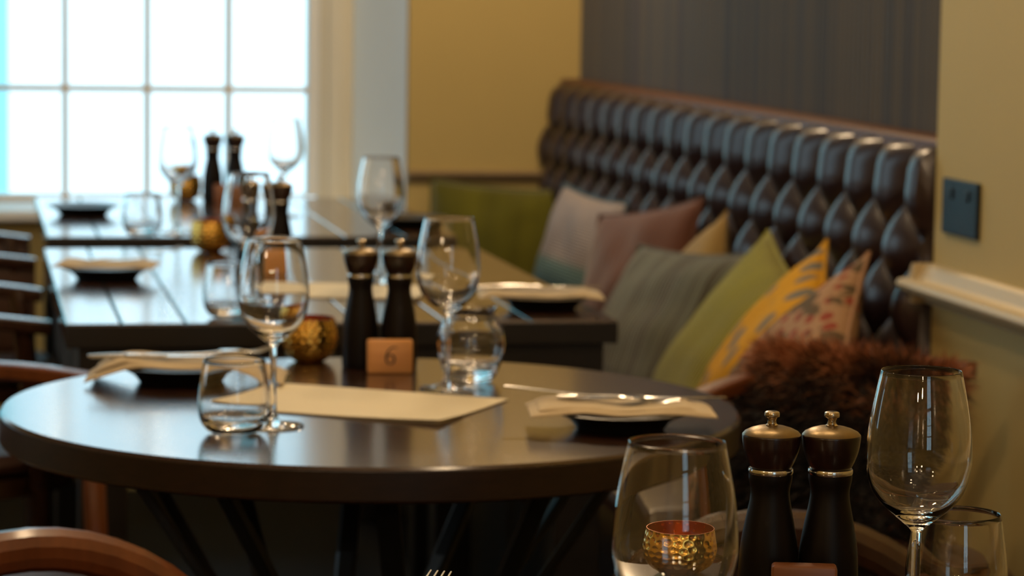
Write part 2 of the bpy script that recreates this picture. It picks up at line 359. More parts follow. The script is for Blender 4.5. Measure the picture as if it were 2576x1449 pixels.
# ribbed fabric wall panel above the bench
bm = B(); n = 110; ya, yb = 4.0, 6.797; pr = []
for i in range(n*4+1):
    t = i/4; y = ya+(yb-ya)*i/(n*4); pr.append((XB-.010-.010*abs(sin(pi*t))**.7, y))
f0 = [bm.verts.new((x, y, 1.0)) for x, y in pr]; f1 = [bm.verts.new((x, y, ZC)) for x, y in pr]
for i in range(len(pr)-1): bm.faces.new([f0[i], f0[i+1], f1[i+1], f1[i]])
add_box(bm, (XB-.010, ya, 1.0), (XB, yb, ZC)); struct('trim_7', bm, M['fluted'], smooth=True)
# windows of the other walls
bm = B()
for y in (4.4, 5.37, 6.34): add_box(bm, (XL-.12, y, .8), (XL-.07, y+.06, 2.4))
for z in (.8, 1.33, 1.86, 2.36): add_box(bm, (XL-.12, 4.4, z), (XL-.07, 6.4, z+.04))
wl = struct('window_2', bm, M['white'])
bm = B(); add_box(bm, (XL-.10, 4.4, .8), (XL-.097, 6.4, 2.4)); obj('glass_pane', bm, M['pane'], wl, smooth=False)
bm = B()
for x in (.35, .785, 1.2): add_box(bm, (x, YR-.12, .8), (x+.05, YR-.07, 2.5))
for z in (.8, 1.2, 1.62, 2.04, 2.46): add_box(bm, (.35, YR-.12, z), (1.25, YR-.07, z+.035))
wf = struct('window_3', bm, M['white'])
bm = B(); add_box(bm, (.35, YR-.1, .8), (1.25, YR-.097, 2.5)); obj('glass_pane', bm, M['pane'], wf, smooth=False)

# pale teal building edge outside, left of the view
bm = B(); add_box(bm, (-2.2, 11.4, -.5), (0.16, 13, 4)); struct('wall_outside', bm, M['teal'])

# ------------------------------------------------------------------ switch plate on the near wall
t = thing('wall_socket', 'dark gunmetal socket plate on the ochre wall above the chair rail', 'socket', (XN, 3.865, .925))
bm = B(); add_box(bm, (-.007, -.073, -.041), (0, .073, .041), bev=.002); obj('plate', bm, M['slate'], t)
for s in (-1, 1):
    bm = B(); add_box(bm, (-.010, s*.034-.008, .012), (-.006, s*.034+.008, .028), bev=.0015); obj('switch', bm, M['slate'], t)

# ------------------------------------------------------------------ banquette
bq = thing('banquette', 'long deep-buttoned dark brown leather banquette along the right wall', 'banquette', (1.2, 5.4, 0))
OX, OY = 1.2, 5.4
def bl(v): return (v[0]-OX, v[1]-OY, v[2])
bm = B(); add_box(bm, bl((1.0, 4.03, 0)), bl((1.5, 6.78, .30)), bev=.005); obj('plinth', bm, M['apron'], bq)
bm = B(); add_box(bm, bl((.97, 4.02, .30)), bl((1.42, 6.79, .455)), bev=.035, seg=4); obj('seat', bm, M['leather'], bq)
PU, PV, ZB = 0.149, 0.176, 0.938
def tuft(y, z):
    u = (y-4.10)/PU
    if z >= ZB: h = abs(sin(pi*u)); k = 1.0
    else:
        v = (z-ZB)/PV; h = sqrt(max(0, abs(sin(pi*(u+v)))*abs(sin(pi*(u-v))))); k = 1
    return h
def backx(z):      # reclined back: rolls over at the top
    return 1.385+0.05*(z-.45)/.5
bm = B(); ny, y0, y1 = 560, 4.0, 6.785; cols = []
zs = [.44+(.972-.44)*i/78 for i in range(79)]
for i in range(ny+1):
    y = y0+(y1-y0)*i/ny; c = []
    for z in zs:
        h = tuft(y, z)**1.0; c.append(bm.verts.new(bl((backx(z)-.048*h+.012, y, z))))
    h = tuft(y, .98)**1.0; xx = backx(.972)-.048*h+.012
    for a in (25, 50, 75, 90):      # rounded top edge, folds fade out
        q = radians(a); c.append(bm.verts.new(bl((xx+(1-cos(q))*.03+(.048*h-.036)*(a/90)*.6, y, .972+.034*sin(q)))))
    c.append(bm.verts.new(bl((1.452, y, 1.006)))); c.append(bm.verts.new(bl((1.452, y, .44))))
    cols.append(c)
for a, b in zip(cols[:-1], cols[1:]):
    for i in range(len(a)-1): bm.faces.new([a[i], b[i], b[i+1], a[i+1]])
bm.faces.new(cols[0]); bm.faces.new(cols[-1][::-1])
bk = obj('backrest', bm, M['leather'], bq, angle=80)
bm = B(); add_box(bm, bl((1.440, 4.0, .44)), bl((1.503, 6.785, 1.019)), bev=.012, seg=3); obj('top_rail', bm, M['leather_top'], bq)
bb = B(); lathe(bb, [(0, .004), (.005, .0032), (.008, .001), (.0085, -.002), (0, -.002)], seg=10)
for v in bb.verts: v.co = Vector((-v.co.z, v.co.y, v.co.x))
me = None
for r in range(4):
    z = ZB-r*PV/2
    for i in range(-1, 20):
        y = 4.10+PU*(i+(.5 if r % 2 else 0))
        if not 4.02 < y < 6.77: continue
        if me is None:
            o = obj('button', bb, M['leather'], bk); me = o.data
        else:
            o = bpy.data.objects.new('button', me); COL.objects.link(o); o.parent = bk
        o.location = bl((backx(z)+.010, y, z))

# ------------------------------------------------------------------ cushions
def cushion(name, label, m, c, w, h, face, lean, spin=0, th=.11, ear=.10, n=22, cat='cushion', lift=0, pinch=.035):
    """face: heading of the front normal (deg, 180 = towards -x); lean back (deg); spin in its own plane (deg)"""
    bm = B(); uvl = bm.loops.layers.uv.new('UVMap')
    def P(u, v, s):
        # u, v in -1..1; ears at the corners, edges pulled in
        e = 1-pinch*2*(1-abs(v)**2)*abs(u)**3; g = 1-pinch*2*(1-abs(u)**2)*abs(v)**3
        x = u*w/2*e; z = v*h/2*g
        b = max(0, (1-abs(u)**2.2)*(1-abs(v)**2.2))**.55
        wr = noise.noise(Vector((u*2.1+c[0]*9, v*2.1+c[1]*7, s)))*.012*b
        return Vector((x, -s*(th/2*b+wr), z+(-.02*b if 0 else 0)))
    grids = []
    for s in (1, -1):
        g = [[bm.verts.new(P(-1+2*i/n, -1+2*j/n, s)) for j in range(n+1)] for i in range(n+1)]; grids.append(g)
        for i in range(n):
            for j in range(n):
                q = [g[i][j], g[i+1][j], g[i+1][j+1], g[i][j+1]]; co = [(i, j), (i+1, j), (i+1, j+1), (i, j+1)]
                f = bm.faces.new(q)
                for lp, (a, b_) in zip(f.loops, co): lp[uvl].uv = (a/n, b_/n)
    bmesh.ops.remove_doubles(bm, verts=bm.verts[:], dist=.0004)
    o = obj(name, bm, m, smooth=True, angle=120)
    R = Matrix.Rotation(radians(face+90), 4, 'Z') @ Matrix.Rotation(radians(-lean), 4, 'X') @ Matrix.Rotation(radians(spin), 4, 'Y')
    o.matrix_world = Matrix.Translation(c) @ R
    # piping as a part
    bm = B(); pts = []
    for k in range(4*14):
        s_, t_ = divmod(k, 14); f = -1+2*t_/14
        u, v = [(f, -1), (1, f), (-f, 1), (-1, -f)][s_]
        pts.append(P(u, v, 1))
    sweep(bm, pts, .007, sides=6, closed=True, up=Vector((0, 1, 0)))
    obj('piping', bm, m, o)
    return tag(o, label, cat)
CUSH = [
 ('olive green velvet cushion leaning on the ochre wall below the window-side rail', 'c_olive', (1.255, 6.60, .615), .36, .31, 250, 14, 3),
 ('grey and teal two-tone cushion next to the olive green one', 'c_two', (1.29, 5.87, .635), .34, .34, 192, 14, 3),
 ('dusty rose and rust velvet cushion right of the grey and teal one', 'c_rust', (1.275, 5.27, .645), .36, .36, 198, 18, -10),
 ('small ochre cushion peeking out behind the striped grey-green cushion', 'c_tan', (1.335, 5.06, .63), .30, .30, 185, 14, -30),
 ('large grey-green striped cushion leaning on the banquette', 'c_grey', (1.22, 4.87, .62), .40, .34, 195, 30, -3),
 ('lime green corduroy cushion between the grey-green and yellow cushions', 'c_lime', (1.277, 4.564, .625), .36, .35, 190, 31, -70),
 ('yellow cushion printed with grey dashes', 'c_yellow', (1.24, 4.25, .63), .36, .36, 180, 32, -62),
 ('rust and cream printed cushion at the near end of the banquette', 'c_floral', (1.21, 4.05, .63), .37, .37, 178, 36, -55),
]
for lab, m, c, w_, h_, f, l, s in CUSH:
    cushion('cushion', lab, M[m], c, w_, h_, f, l, s)

# ------------------------------------------------------------------ tables
def rect_table(name, label, xa, xb, ya, yb, seams):
    cx, cy_ = (xa+xb)/2, (ya+yb)/2
    t = thing(name, label, 'table', (cx, cy_, 0))
    xs = [xa]+seams+[xb]
    for a, b in zip(xs[:-1], xs[1:]):
        bm = B(); add_box(bm, (a-cx+.0012, ya-cy_, .715), (b-cx-.0012, yb-cy_, .75), bev=.0022); obj('top_board', bm, M['table'], t)
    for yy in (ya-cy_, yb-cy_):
        bm = B(); add_box(bm, (xa-cx+.001, yy-.003, .7155), (xb-cx-.001, yy+.003, .7475), bev=.001); obj('edge_shade_band', bm, M['apron'], t)  # added black strip: shade on the slab edge below overhead lamps, as colour
    bm = B(); add_box(bm, (xa-cx+.02, ya-cy_+.008, .58), (xb-cx-.02, yb-cy_-.008, .7155), bev=.002); obj('apron', bm, M['apron'], t)
    for sx in (-1, 1):
        for sy in (-1, 1):
            bm = B(); X, Y = sx*((xb-xa)/2-.055), sy*((yb-ya)/2-.045)
            add_box(bm, (X-.035, Y-.035, 0), (X+.035, Y+.035, .582), bev=.004); obj('leg', bm, M['apron'], t)
    return t
rect_table('dining_table', 'rectangular dark wood dining table of planks, between the round table and the farther table', .133, .942, 3.98, 5.14, [.213, .305, .42, .55, .68, .81])
rect_table('dining_table', 'rectangular dark wood dining table nearest the window', .146, .955, 5.38, 6.39, [.245, .36, .48, .6, .72, .84])
def round_table(label, cx, cy_, r):
    t = thing('round_dining_table', label, 'table', (cx, cy_, 0))
    bm = B(); lathe(bm, [(0, .75), (r-.003, .75), (r, .747), (r, .7145), (r-.003, .712), (0, .712)], seg=160)
    obj('tabletop', bm, M['round'], t, angle=30)
    bm = B(); lathe(bm, [(r-.001, .7465), (r+.0008, .7455), (r+.0008, .716), (r-.001, .715)], seg=160, closed=True); obj('edge_shade_band', bm, M['edge'], t)  # added darker strip, paints the shade on the rim of the slab
    bm = B(); lathe(bm, [(0, .712), (r*.5, .712), (r*.5, .70), (0, .70)], seg=64); obj('mounting_plate', bm, M['steel'], t, angle=30)
    for k in range(10):
        a = 2*pi*(k+.35)/10; a2 = a+.5
        p0 = Vector((r*.72*cos(a), r*.72*sin(a), .712)); p1 = Vector((r*.2*cos(a2), r*.2*sin(a2), .36)); p2 = Vector((r*.62*cos(a2+.5), r*.62*sin(a2+.5), .012))
        bm = B(); sweep(bm, [p0, p0.lerp(p1, .5), p1, p1.lerp(p2, .5), p2], .026, .012, sides=8, square=True); obj('leg', bm, M['steel'], t)
    bm = B(); lathe(bm, [(r*.66, 0), (r*.66, .014), (r*.56, .014), (r*.56, 0)], seg=64, closed=True); obj('foot_ring', bm, M['steel'], t, angle=30)
    return t
TC = (.459, 3.172)
round_table('round dark walnut table in the middle, laid with the table number 6', TC[0], TC[1], .426)
NC = (.55, 1.72)
round_table('round table in the foreground, mostly below the picture', NC[0], NC[1], .45)

# ------------------------------------------------------------------ drinking glasses
def wine_profile():
    out = smooth_path([(p[0], p[1], 0) for p in [(.0036, .088), (.0060, .0915), (.0145, .0985), (.0255, .108), (.0345, .1205), (.0386, .138), (.0388, .150), (.0370, .170), (.0335, .190), (.0297, .208)]], 5)
    inn = smooth_path([(p[0], p[1], 0) for p in [(.0289, .208), (.0327, .190), (.0362, .170), (.038, .150), (.0377, .138), (.0334, .1215), (.024, .1095), (.012, .102), (0, .0998)]], 5)
    base = [(0, .0), (.033, 0), (.0342, .0008), (.0335, .0018), (.020, .0032), (.009, .0055), (.0048, .012), (.0036, .025), (.0034, .05), (.0034, .075)]
    return base+[(v.x, v.y) for v in out]+[(.0296, .2085), (.0293, .2087), (.0290, .2085)]+[(max(0, v.x), v.y) for v in inn]
def mesh_part(name, prof, m, parent, seg=56, angle=40, **k):
    bm = B(); lathe(bm, prof, seg=seg); return obj(name, bm, m, parent, angle=angle)
WG = {}
def wine_glass(label, x, y, z=.75, group=None):
    if not WG:
        bm = B(); lathe(bm, wine_profile(), seg=64); o = obj('wine_glass', bm, M['glass'], angle=60); WG['o'] = o
    else: o = WG['o'].copy(); COL.objects.link(o)
    o.location = (x, y, z+.0002); tag(o, label, 'wine glass', 'stemmed wine glasses'); return o
TG = {}
def tumbler(label, x, y, z=.75):
    if not TG:
        out = smooth_path([(.0225, .0008, 0), (.030, .004, 0), (.037, .014, 0), (.0398, .029, 0), (.0392, .042, 0), (.0365, .061, 0), (.0333, .080, 0)], 5)
        inn = smooth_path([(.0320, .080, 0), (.0352, .061, 0), (.0378, .042, 0), (.038, .029, 0), (.0335, .016, 0), (.018, .0115, 0), (0, .0105, 0)], 5)
        bm = B(); lathe(bm, [(0, 0)]+[(v.x, v.y) for v in out]+[(.0327, .0807)]+[(max(0, v.x), v.y) for v in inn], seg=64)
        o = obj('water_tumbler', bm, M['glass'], angle=60); TG['o'] = o
    else: o = TG['o'].copy(); COL.objects.link(o)
    o.location = (x, y, z+.0002); tag(o, label, 'tumbler', 'stemless water tumblers'); return o
wine_glass('sharp empty wine glass on the foreground table in front of the near wall', .685, 1.927)
wine_glass('wine glass at the bottom of the picture with the gold votive seen through it', .424, 1.63)
wine_glass('wine glass beside the tumbler at the left of the round table', .3275, 3.026)
wine_glass('wine glass in front of the round bulb vase on the round table', .568, 3.296)
wine_glass('wine glass on the middle table behind the round table pepper mills', .661, 4.497)
wine_glass('wine glass at the near edge of the middle table, in front of its pepper mills', .406, 4.10)
wine_glass('wine glass at the near edge of the window table, left of the pepper mills', .402, 5.47)
wine_glass('wine glass on the window table, right of the pepper mills', .657, 5.86)
tumbler('water tumbler beside the wine glass at the left of the round table', .281, 2.985)
tumbler('water tumbler behind the sharp wine glass on the foreground table', .757, 2.035)
tumbler('water tumbler near the front edge of the middle table', .374, 4.05)
tumbler('water tumbler near the front edge of the window table', .330, 5.42)
# bulb vase
out = smooth_path([(.024, .001, 0), (.030, .006, 0), (.036, .02, 0), (.0415, .042, 0), (.0405, .060, 0), (.034, .077, 0), (.0285, .085, 0), (.0325, .094, 0)], 5)
inn = smooth_path([(.0312, .094, 0), (.0270, .085, 0), (.0325, .076, 0), (.039, .060, 0), (.040, .042, 0), (.034, .023, 0), (.018, .0135, 0), (0, .0125, 0)], 5)
bm = B(); lathe(bm, [(0, 0)]+[(v.x, v.y) for v in out]+[(max(0, v.x), v.y) for v in inn], seg=64)
o = obj('bulb_vase', bm, M['glass'], angle=60); o.location = (.607, 3.352, .7502)
tag(o, 'round clear glass bulb vase with flared lip on the round table', 'vase')

# ------------------------------------------------------------------ pepper and salt mills
def make_mill(label, loc):
    t = thing('pepper_mill', label, 'pepper mill', loc, 0, 'pairs of dark wooden mills')
    body = smooth_path([(.0228, .001, 0), (.0235, .012, 0), (.0233, .035, 0), (.0222, .058, 0), (.0190, .078, 0), (.0158, .094, 0), (.0150, .103, 0), (.0166, .112, 0), (.0168, .1165, 0)], 5)
    mesh_part('body', [(0, 0), (.022, 0)]+[(v.x, v.y) for v in body]+[(0, .1165)], M['millbody'], t, angle=50)
    mesh_part('ring', [(0, .1165), (.0168, .1165), (.0172, .1175), (.0172, .1195), (.0168, .1205), (0, .1205)], M['chrome'], t)
    cap = smooth_path([(.0158, .1212, 0), (.0185, .127, 0), (.0212, .135, 0), (.0224, .143, 0), (.0226, .146, 0)], 4)
    mesh_part('cap', [(0, .1205), (.0152, .1205)]+[(v.x, v.y) for v in cap]+[(.0222, .1468), (0, .1468)], M['millcap'], t)
    mesh_part('dome', [(.0, .1465), (.0224, .1468), (.0205, .1490), (.0160, .1512), (.0110, .1527), (.006, .1533), (0, .1535)], M['bronze'], t)
    k = mesh_part('knob', [(0, .1530), (.0046, .1532), (.0048, .1540), (.0035, .1550), (.0031, .1575), (.0040, .1596), (.0056, .1604), (.0058, .1612), (.0058, .1628), (.0054, .1640), (.0040, .1646), (0, .1648)], M['knob'], t, seg=40)
    return t
mills = [('left one of the two sharp dark mills on the foreground table', (.602, 2.028, .75)),
         ('right one of the two sharp dark mills on the foreground table', (.6475, 2.021, .75)),
         ('left one of the two dark mills behind the number 6 block', (.489, 3.494, .75)),
         ('right one of the two dark mills behind the number 6 block', (.5375, 3.486, .75)),
         ('left one of the two blurred mills on the middle table', (.474, 4.76, .75)),
         ('right one of the two blurred mills on the middle table', (.520, 4.72, .75)),
         ('left one of the two black mills against the window', (.539, 6.27, .75)),
         ('right one of the two black mills against the window', (.589, 6.27, .75))]
m0 = None
for lab, loc in mills:
    if m0 is None: m0 = make_mill(lab, loc)
    else: dup(m0, loc, random.random()*6, lab)

# ------------------------------------------------------------------ gold votives
def make_votive(label, loc):
    t = thing('votive_holder', label, 'candle holder', loc, 0, 'hammered gold votive holders')
    out = smooth_path([(.017, 0, 0), (.024, .004, 0), (.032, .013, 0), (.0362, .027, 0), (.0362, .040, 0), (.0328, .0575, 0)], 6)
    out = smooth_path([(v.x, v.y, 0) for v in out], 3)
    bm = B(); lathe(bm, [(0, 0)]+[(v.x, v.y) for v in out], seg=260)
    NR, NA = 7, 24
    for v in bm.verts:                       # beaten dimples in staggered rows
        if v.co.z > .003:
            zr = (v.co.z-.001)/.0078; best = 9
            for r in (math.floor(zr), math.floor(zr)+1):
                aa = math.atan2(v.co.y, v.co.x)/(2*pi)*NA+(.5 if r % 2 else 0)+.25*sin(r*12.9)
                k = round(aa); jx = .16*sin(k*7.3+r*3.1); jz = .16*sin(k*3.7+r*5.3)
                best = min(best, ((aa-k-jx)*1.05)**2+((zr-r-jz)*.95)**2)
            v.co += Vector((v.co.x, v.co.y, 0)).normalized()*(-.0010*max(0, 1-best/.24)*min(1, (.0575-v.co.z)/.002))
    obj('bowl', bm, M['gold'], t, angle=80)
    inn = smooth_path([(.0321, .0575, 0), (.0352, .040, 0), (.0352, .027, 0), (.031, .014, 0), (.023, .006, 0), (0, .004, 0)], 6)
    bm = B(); lathe(bm, [(.0328, .0575)]+[(v.x, v.y) for v in inn], seg=72); obj('lining', bm, M['copper'], t, angle=80)
    return t
v0 = make_votive('hammered gold votive holder on the foreground table', (.556, 2.115, .75))
dup(v0, (.432, 3.560, .75), 1, 'hammered gold votive holder on the round table beside the wine glass')
dup(v0, (.433, 5.08, .75), 2, 'hammered gold votive holder at the far edge of the middle table')
dup(v0, (.480, 6.30, .75), 3, 'hammered gold votive holder on the window table by the black mills')

# ------------------------------------------------------------------ wooden table number blocks
def block(label, loc, w_, h_, d_, rotz, m, lean=0, number=False):
    t = thing('table_number_block', label, 'table number', loc, rotz)
    bm = B(); add_box(bm, (-w_/2, -d_/2, 0), (w_/2, d_/2, h_), bev=.003, seg=3)
    for v in bm.verts: v.co.y += v.co.z*math.tan(radians(lean))
    obj('block', bm, m, t)
    if number:
        # the digit 6: a ring with a tapering tail
        bm = B(); yf = -d_/2-.0004
        def strip(path, wid):
            L_, R_ = [], []
            for i, (x, z) in enumerate(path):
                a = path[max(i-1, 0)]; b = path[min(i+1, len(path)-1)]; dx, dz = b[0]-a[0], b[1]-a[1]; l = sqrt(dx*dx+dz*dz)
                nx, nz = -dz/l, dx/l; k = wid[i]/2
                L_.append(((x+nx*k), (z+nz*k))); R_.append(((x-nx*k), (z-nz*k)))
            for i in range(len(path)-1):
                q = [L_[i], L_[i+1], R_[i+1], R_[i]]
                bm.faces.new([bm.verts.new((x, yf+z*math.tan(radians(lean)), z)) for x, z in q])
        c = (0, h_*.43); rx, rz = .0052, .0058; n = 28
        strip([(c[0]+rx*cos(2*pi*i/n), c[1]+rz*sin(2*pi*i/n)) for i in range(n+1)], [.0012+.0013*abs(cos(2*pi*i/n)) for i in range(n+1)])
        tail = []; wd = []
        for i in range(15):
            s = i/14; a = pi+(-.62*pi)*s
            tail.append((c[0]+.0052+.0104*cos(a)*(1), c[1]+.0010+.0150*sin(pi-a if 0 else (pi-a))*.93)); wd.append(.0026-.0016*s)
        strip(tail, wd); obj('number', bm, M['ink'], t, smooth=False)
    return t
block('light wooden block with the number 6 standing on the round table', (.5195, 3.440, .75), .0575, .0425, .014, radians(-4), M['block'], lean=6, number=True)
block('red-brown wooden block in front of the foreground mills', (.6135, 1.972, .75), .049, .0565, .016, radians(-14), M['blockdk'], lean=2)
block('wooden block in front of the mills on the middle table', (.508, 4.655, .75), .0575, .0425, .014, 0, M['block'], lean=6)
block('wooden block beside the black mills on the window table', (.566, 6.215, .75), .0575, .0425, .014, 0, M['blockdk'], lean=6)

# ------------------------------------------------------------------ plates, napkins, cutlery
PP = {}
def plate(label, x, y):
    if not PP:
        prof = [(0, 0), (.048, 0), (.050, .002), (.056, .010), (.066, .0155), (.0765, .0195), (.079, .0205), (.079, .0215), (.076, .0220), (.062, .0175), (.048, .0125), (0, .0115)]
        bm = B(); lathe(bm, prof, seg=72); o = obj('side_plate', bm, M['plate'], angle=50); PP['o'] = o
    else: o = PP['o'].copy(); COL.objects.link(o)
    o.location = (x, y, .7502); return tag(o, label, 'plate', 'dark stoneware side plates')
def napkin(label, x, y, rz, w_=.20, d_=.10, droop=.5):
    bm = B(); nx, ny = 40, 20; h = .0045
    def top(u, v):
        X, Y = u*w_/2, v*d_/2; r = sqrt(X*X+Y*Y)
        z = .0230-.0085*max(0, 1-(r/.066)**2)*.5
        if r > .079: z -= (r-.079)*droop
        return Vector((X, Y, z+noise.noise(Vector((u*2.3+x*30, v*1.7, 1)))*.0015))
    gs = []
    for s in (1, 0):
        g = [[None]*(ny+1) for _ in range(nx+1)]
        for i in range(nx+1):
            for j in range(ny+1):
                u, v = -1+2*i/nx, -1+2*j/ny; p = top(u, v); e = min(1, (1-max(abs(u), abs(v)))*9)
                p.z += (h*(.35+.65*sqrt(e)) if s else 0); g[i][j] = bm.verts.new(p)
        gs.append(g)
        for i in range(nx):
            for j in range(ny): bm.faces.new([g[i][j], g[i+1][j], g[i+1][j+1], g[i][j+1]])
    a, b = gs
    ed = [(i, 0) for i in range(nx+1)]+[(nx, j) for j in range(1, ny+1)]+[(i, ny) for i in range(nx-1, -1, -1)]+[(0, j) for j in range(ny-1, 0, -1)]
    for k in range(len(ed)):
        (i, j), (p, q) = ed[k], ed[(k+1) % len(ed)]; bm.faces.new([a[i][j], a[p][q], b[p][q], b[i][j]])
    o = obj('folded_napkin', bm, M['napkin'], angle=60)
    # folded upper layer
    w_, d_ = w_*.84, d_*.84
    bm = B(); gs = []
    for s in (1, 0):
        g = [[None]*(ny+1) for _ in range(nx+1)]
        for i in range(nx+1):
            for j in range(ny+1):
                u, v = -1+2*i/nx, -1+2*j/ny; p = top(u, v); e = min(1, (1-max(abs(u), abs(v)))*7)
                p.z += .0046+(.0034*(.2+.8*sqrt(e)) if s else 0)+.0004*sin(u*5+x*40); p.x -= w_*.04; g[i][j] = bm.verts.new(p)
        gs.append(g)
        for i in range(nx):
            for j in range(ny): bm.faces.new([g[i][j], g[i+1][j], g[i+1][j+1], g[i][j+1]])
    a, b = gs
    for k in range(len(ed)):
        (i, j), (p, q) = ed[k], ed[(k+1) % len(ed)]; bm.faces.new([a[i][j], a[p][q], b[p][q], b[i][j]])
    obj('upper_fold', bm, M['napkin'], o, angle=60)
    o.location = (x, y, .7503); o.rotation_euler = (0, 0, rz); return tag(o, label, 'napkin')
CT = {}
def cutlery(kind, label, loc, rz, tilt=0, rollx=0):
    if kind not in CT:
        bm = B()
        if kind == 'table_knife':
            sweep(bm, smooth_path([(-.095, 0, 0), (-.06, 0, .001), (-.01, 0, .001), (0, 0, .001)], 6), .012, .006, sides=12, taper=[.75+.25*sin(pi*min(1, i/12)) for i in range(19)])
            add_box(bm, (-.004, -.0085, .0003), (.095, .0085, .0017), bev=.0006)
            for v in bm.verts:
                if v.co.x > .06: v.co.y *= max(.2, 1-((v.co.x-.06)/.036)**2*.8)
        else:
            sweep(bm, smooth_path([(-.095, 0, .003), (-.05, 0, .0015), (0, 0, 0), (.035, 0, .001)], 6), .010, .0028, sides=12, taper=[1.1-.55*min(1, i/14) for i in range(19)])
            add_box(bm, (.033, -.0105, .0003), (.058, .0105, .0022), bev=.0008)
            for k in range(4):
                yy = -.0088+k*.00587
                sweep(bm, smooth_path([(.056, yy, .001), (.078, yy, -.002), (.100, yy*.95, .003)], 5), .0030, .0020, sides=6, taper=[1-.05*i for i in range(11)])
        o = obj(kind, bm, M['chrome'], angle=50); CT[kind] = o
    else: o = CT[kind].copy(); COL.objects.link(o)
    o.rotation_mode = 'XYZ'; o.location = loc; o.rotation_euler = (rollx, tilt, rz)
    return tag(o, label, 'fork' if kind == 'dinner_fork' else 'knife')
PZ = .7825
plate('dark side plate at the right front of the round table', .708, 2.975)
napkin('cream napkin on the plate at the right front of the round table', .708, 2.975, radians(-8), .205, .10, .12)
cutlery('table_knife', 'knife lying on the napkin at the right front of the round table', (.735, 2.985, PZ), radians(-6))
cutlery('dinner_fork', 'fork sticking out left of the plate at the right front of the round table', (.675, 2.985, PZ+.004), radians(-14), radians(3))
plate('dark side plate at the far left of the round table', .252, 3.385)
napkin('cream napkin over the plate at the far left of the round table', .262, 3.385, radians(-10), .24, .11, .35)
cutlery('table_knife', 'knife lying on the napkin at the far left of the round table', (.235, 3.372, PZ), radians(-8))
cutlery('dinner_fork', 'fork lying on the napkin at the far left of the round table', (.275, 3.402, PZ), radians(20))
plate('dark side plate at the left of the middle table', .222, 4.60)
napkin('cream napkin on the plate at the left of the middle table', .222, 4.60, radians(-12), .165, .10, .1)
cutlery('dinner_fork', 'fork pointing up to the right on the plate at the left of the middle table', (.268, 4.63, PZ+.004), radians(32), radians(-4))
plate('dark side plate at the right front of the middle table', .860, 4.135)
napkin('cream napkin on the plate at the right front of the middle table', .855, 4.135, radians(-8), .19, .10, .15)
cutlery('table_knife', 'knife lying on the napkin at the right front of the middle table', (.855, 4.14, PZ), radians(-6))
plate('dark side plate at the left of the window table', .236, 5.90)
plate('dark side plate at the right of the window table', .882, 5.60)
plate('dark side plate at the lower edge of the picture on the foreground table', .30, 1.965)
cutlery('dinner_fork', 'fork whose tines reach into the lower edge of the picture', (.318, 2.045, .766), radians(62), radians(-3))

# ------------------------------------------------------------------ menus
def menu(label, corners, z=.75, curl=True):
    a, b, c, d = [Vector((*p, 0)) for p in corners]; cen = (a+b+c+d)/4
    def sheet(z0, grow, curlz):
        bm = B(); n = 14; vs = {}
        for i in range(n+1):
            for j in range(n+1):
                u, v = i/n, j/n; p = (a*(1-u)+b*u)*(1-v)+(d*(1-u)+c*u)*v; p = (p-cen)*grow
                lift = curlz*max(0, (u+v-1.35)/.65)**2*(1 if curl else 0)
                vs[i, j] = bm.verts.new((p.x, p.y, z0+lift))
        lo = {k: bm.verts.new(v.co-Vector((0, 0, .0006))) for k, v in vs.items()}
        for i in range(n):
            for j in range(n):
                q = [(i, j), (i+1, j), (i+1, j+1), (i, j+1)]
                bm.faces.new([vs[k] for k in q]); bm.faces.new([lo[k] for k in q[::-1]])
        ed = [(i, 0) for i in range(n)]+[(n, j) for j in range(n)]+[(i, n) for i in range(n, 0, -1)]+[(0, j) for j in range(n, 0, -1)]
        for k in range(len(ed)): e0, e1 = ed[k], ed[(k+1) % len(ed)]; bm.faces.new([vs[e0], lo[e0], lo[e1], vs[e1]])
        return bm
    o = obj('menu', sheet(.0020, 1, .004), M['paper'], angle=50); o.location = (cen.x, cen.y, z)
    obj('under_sheet', sheet(.0009, .992, .001), M['paper'], o, angle=50)
    return tag(o, label, 'menu')
menu('cream paper menu lying in front of the number 6 block on the round table', [(.378, 3.348), (.624, 3.194), (.512, 3.016), (.266, 3.170)])
menu('cream paper menu lying on the middle table behind the round table mills', [(.470, 4.535), (.735, 4.455), (.685, 4.250), (.420, 4.325)])

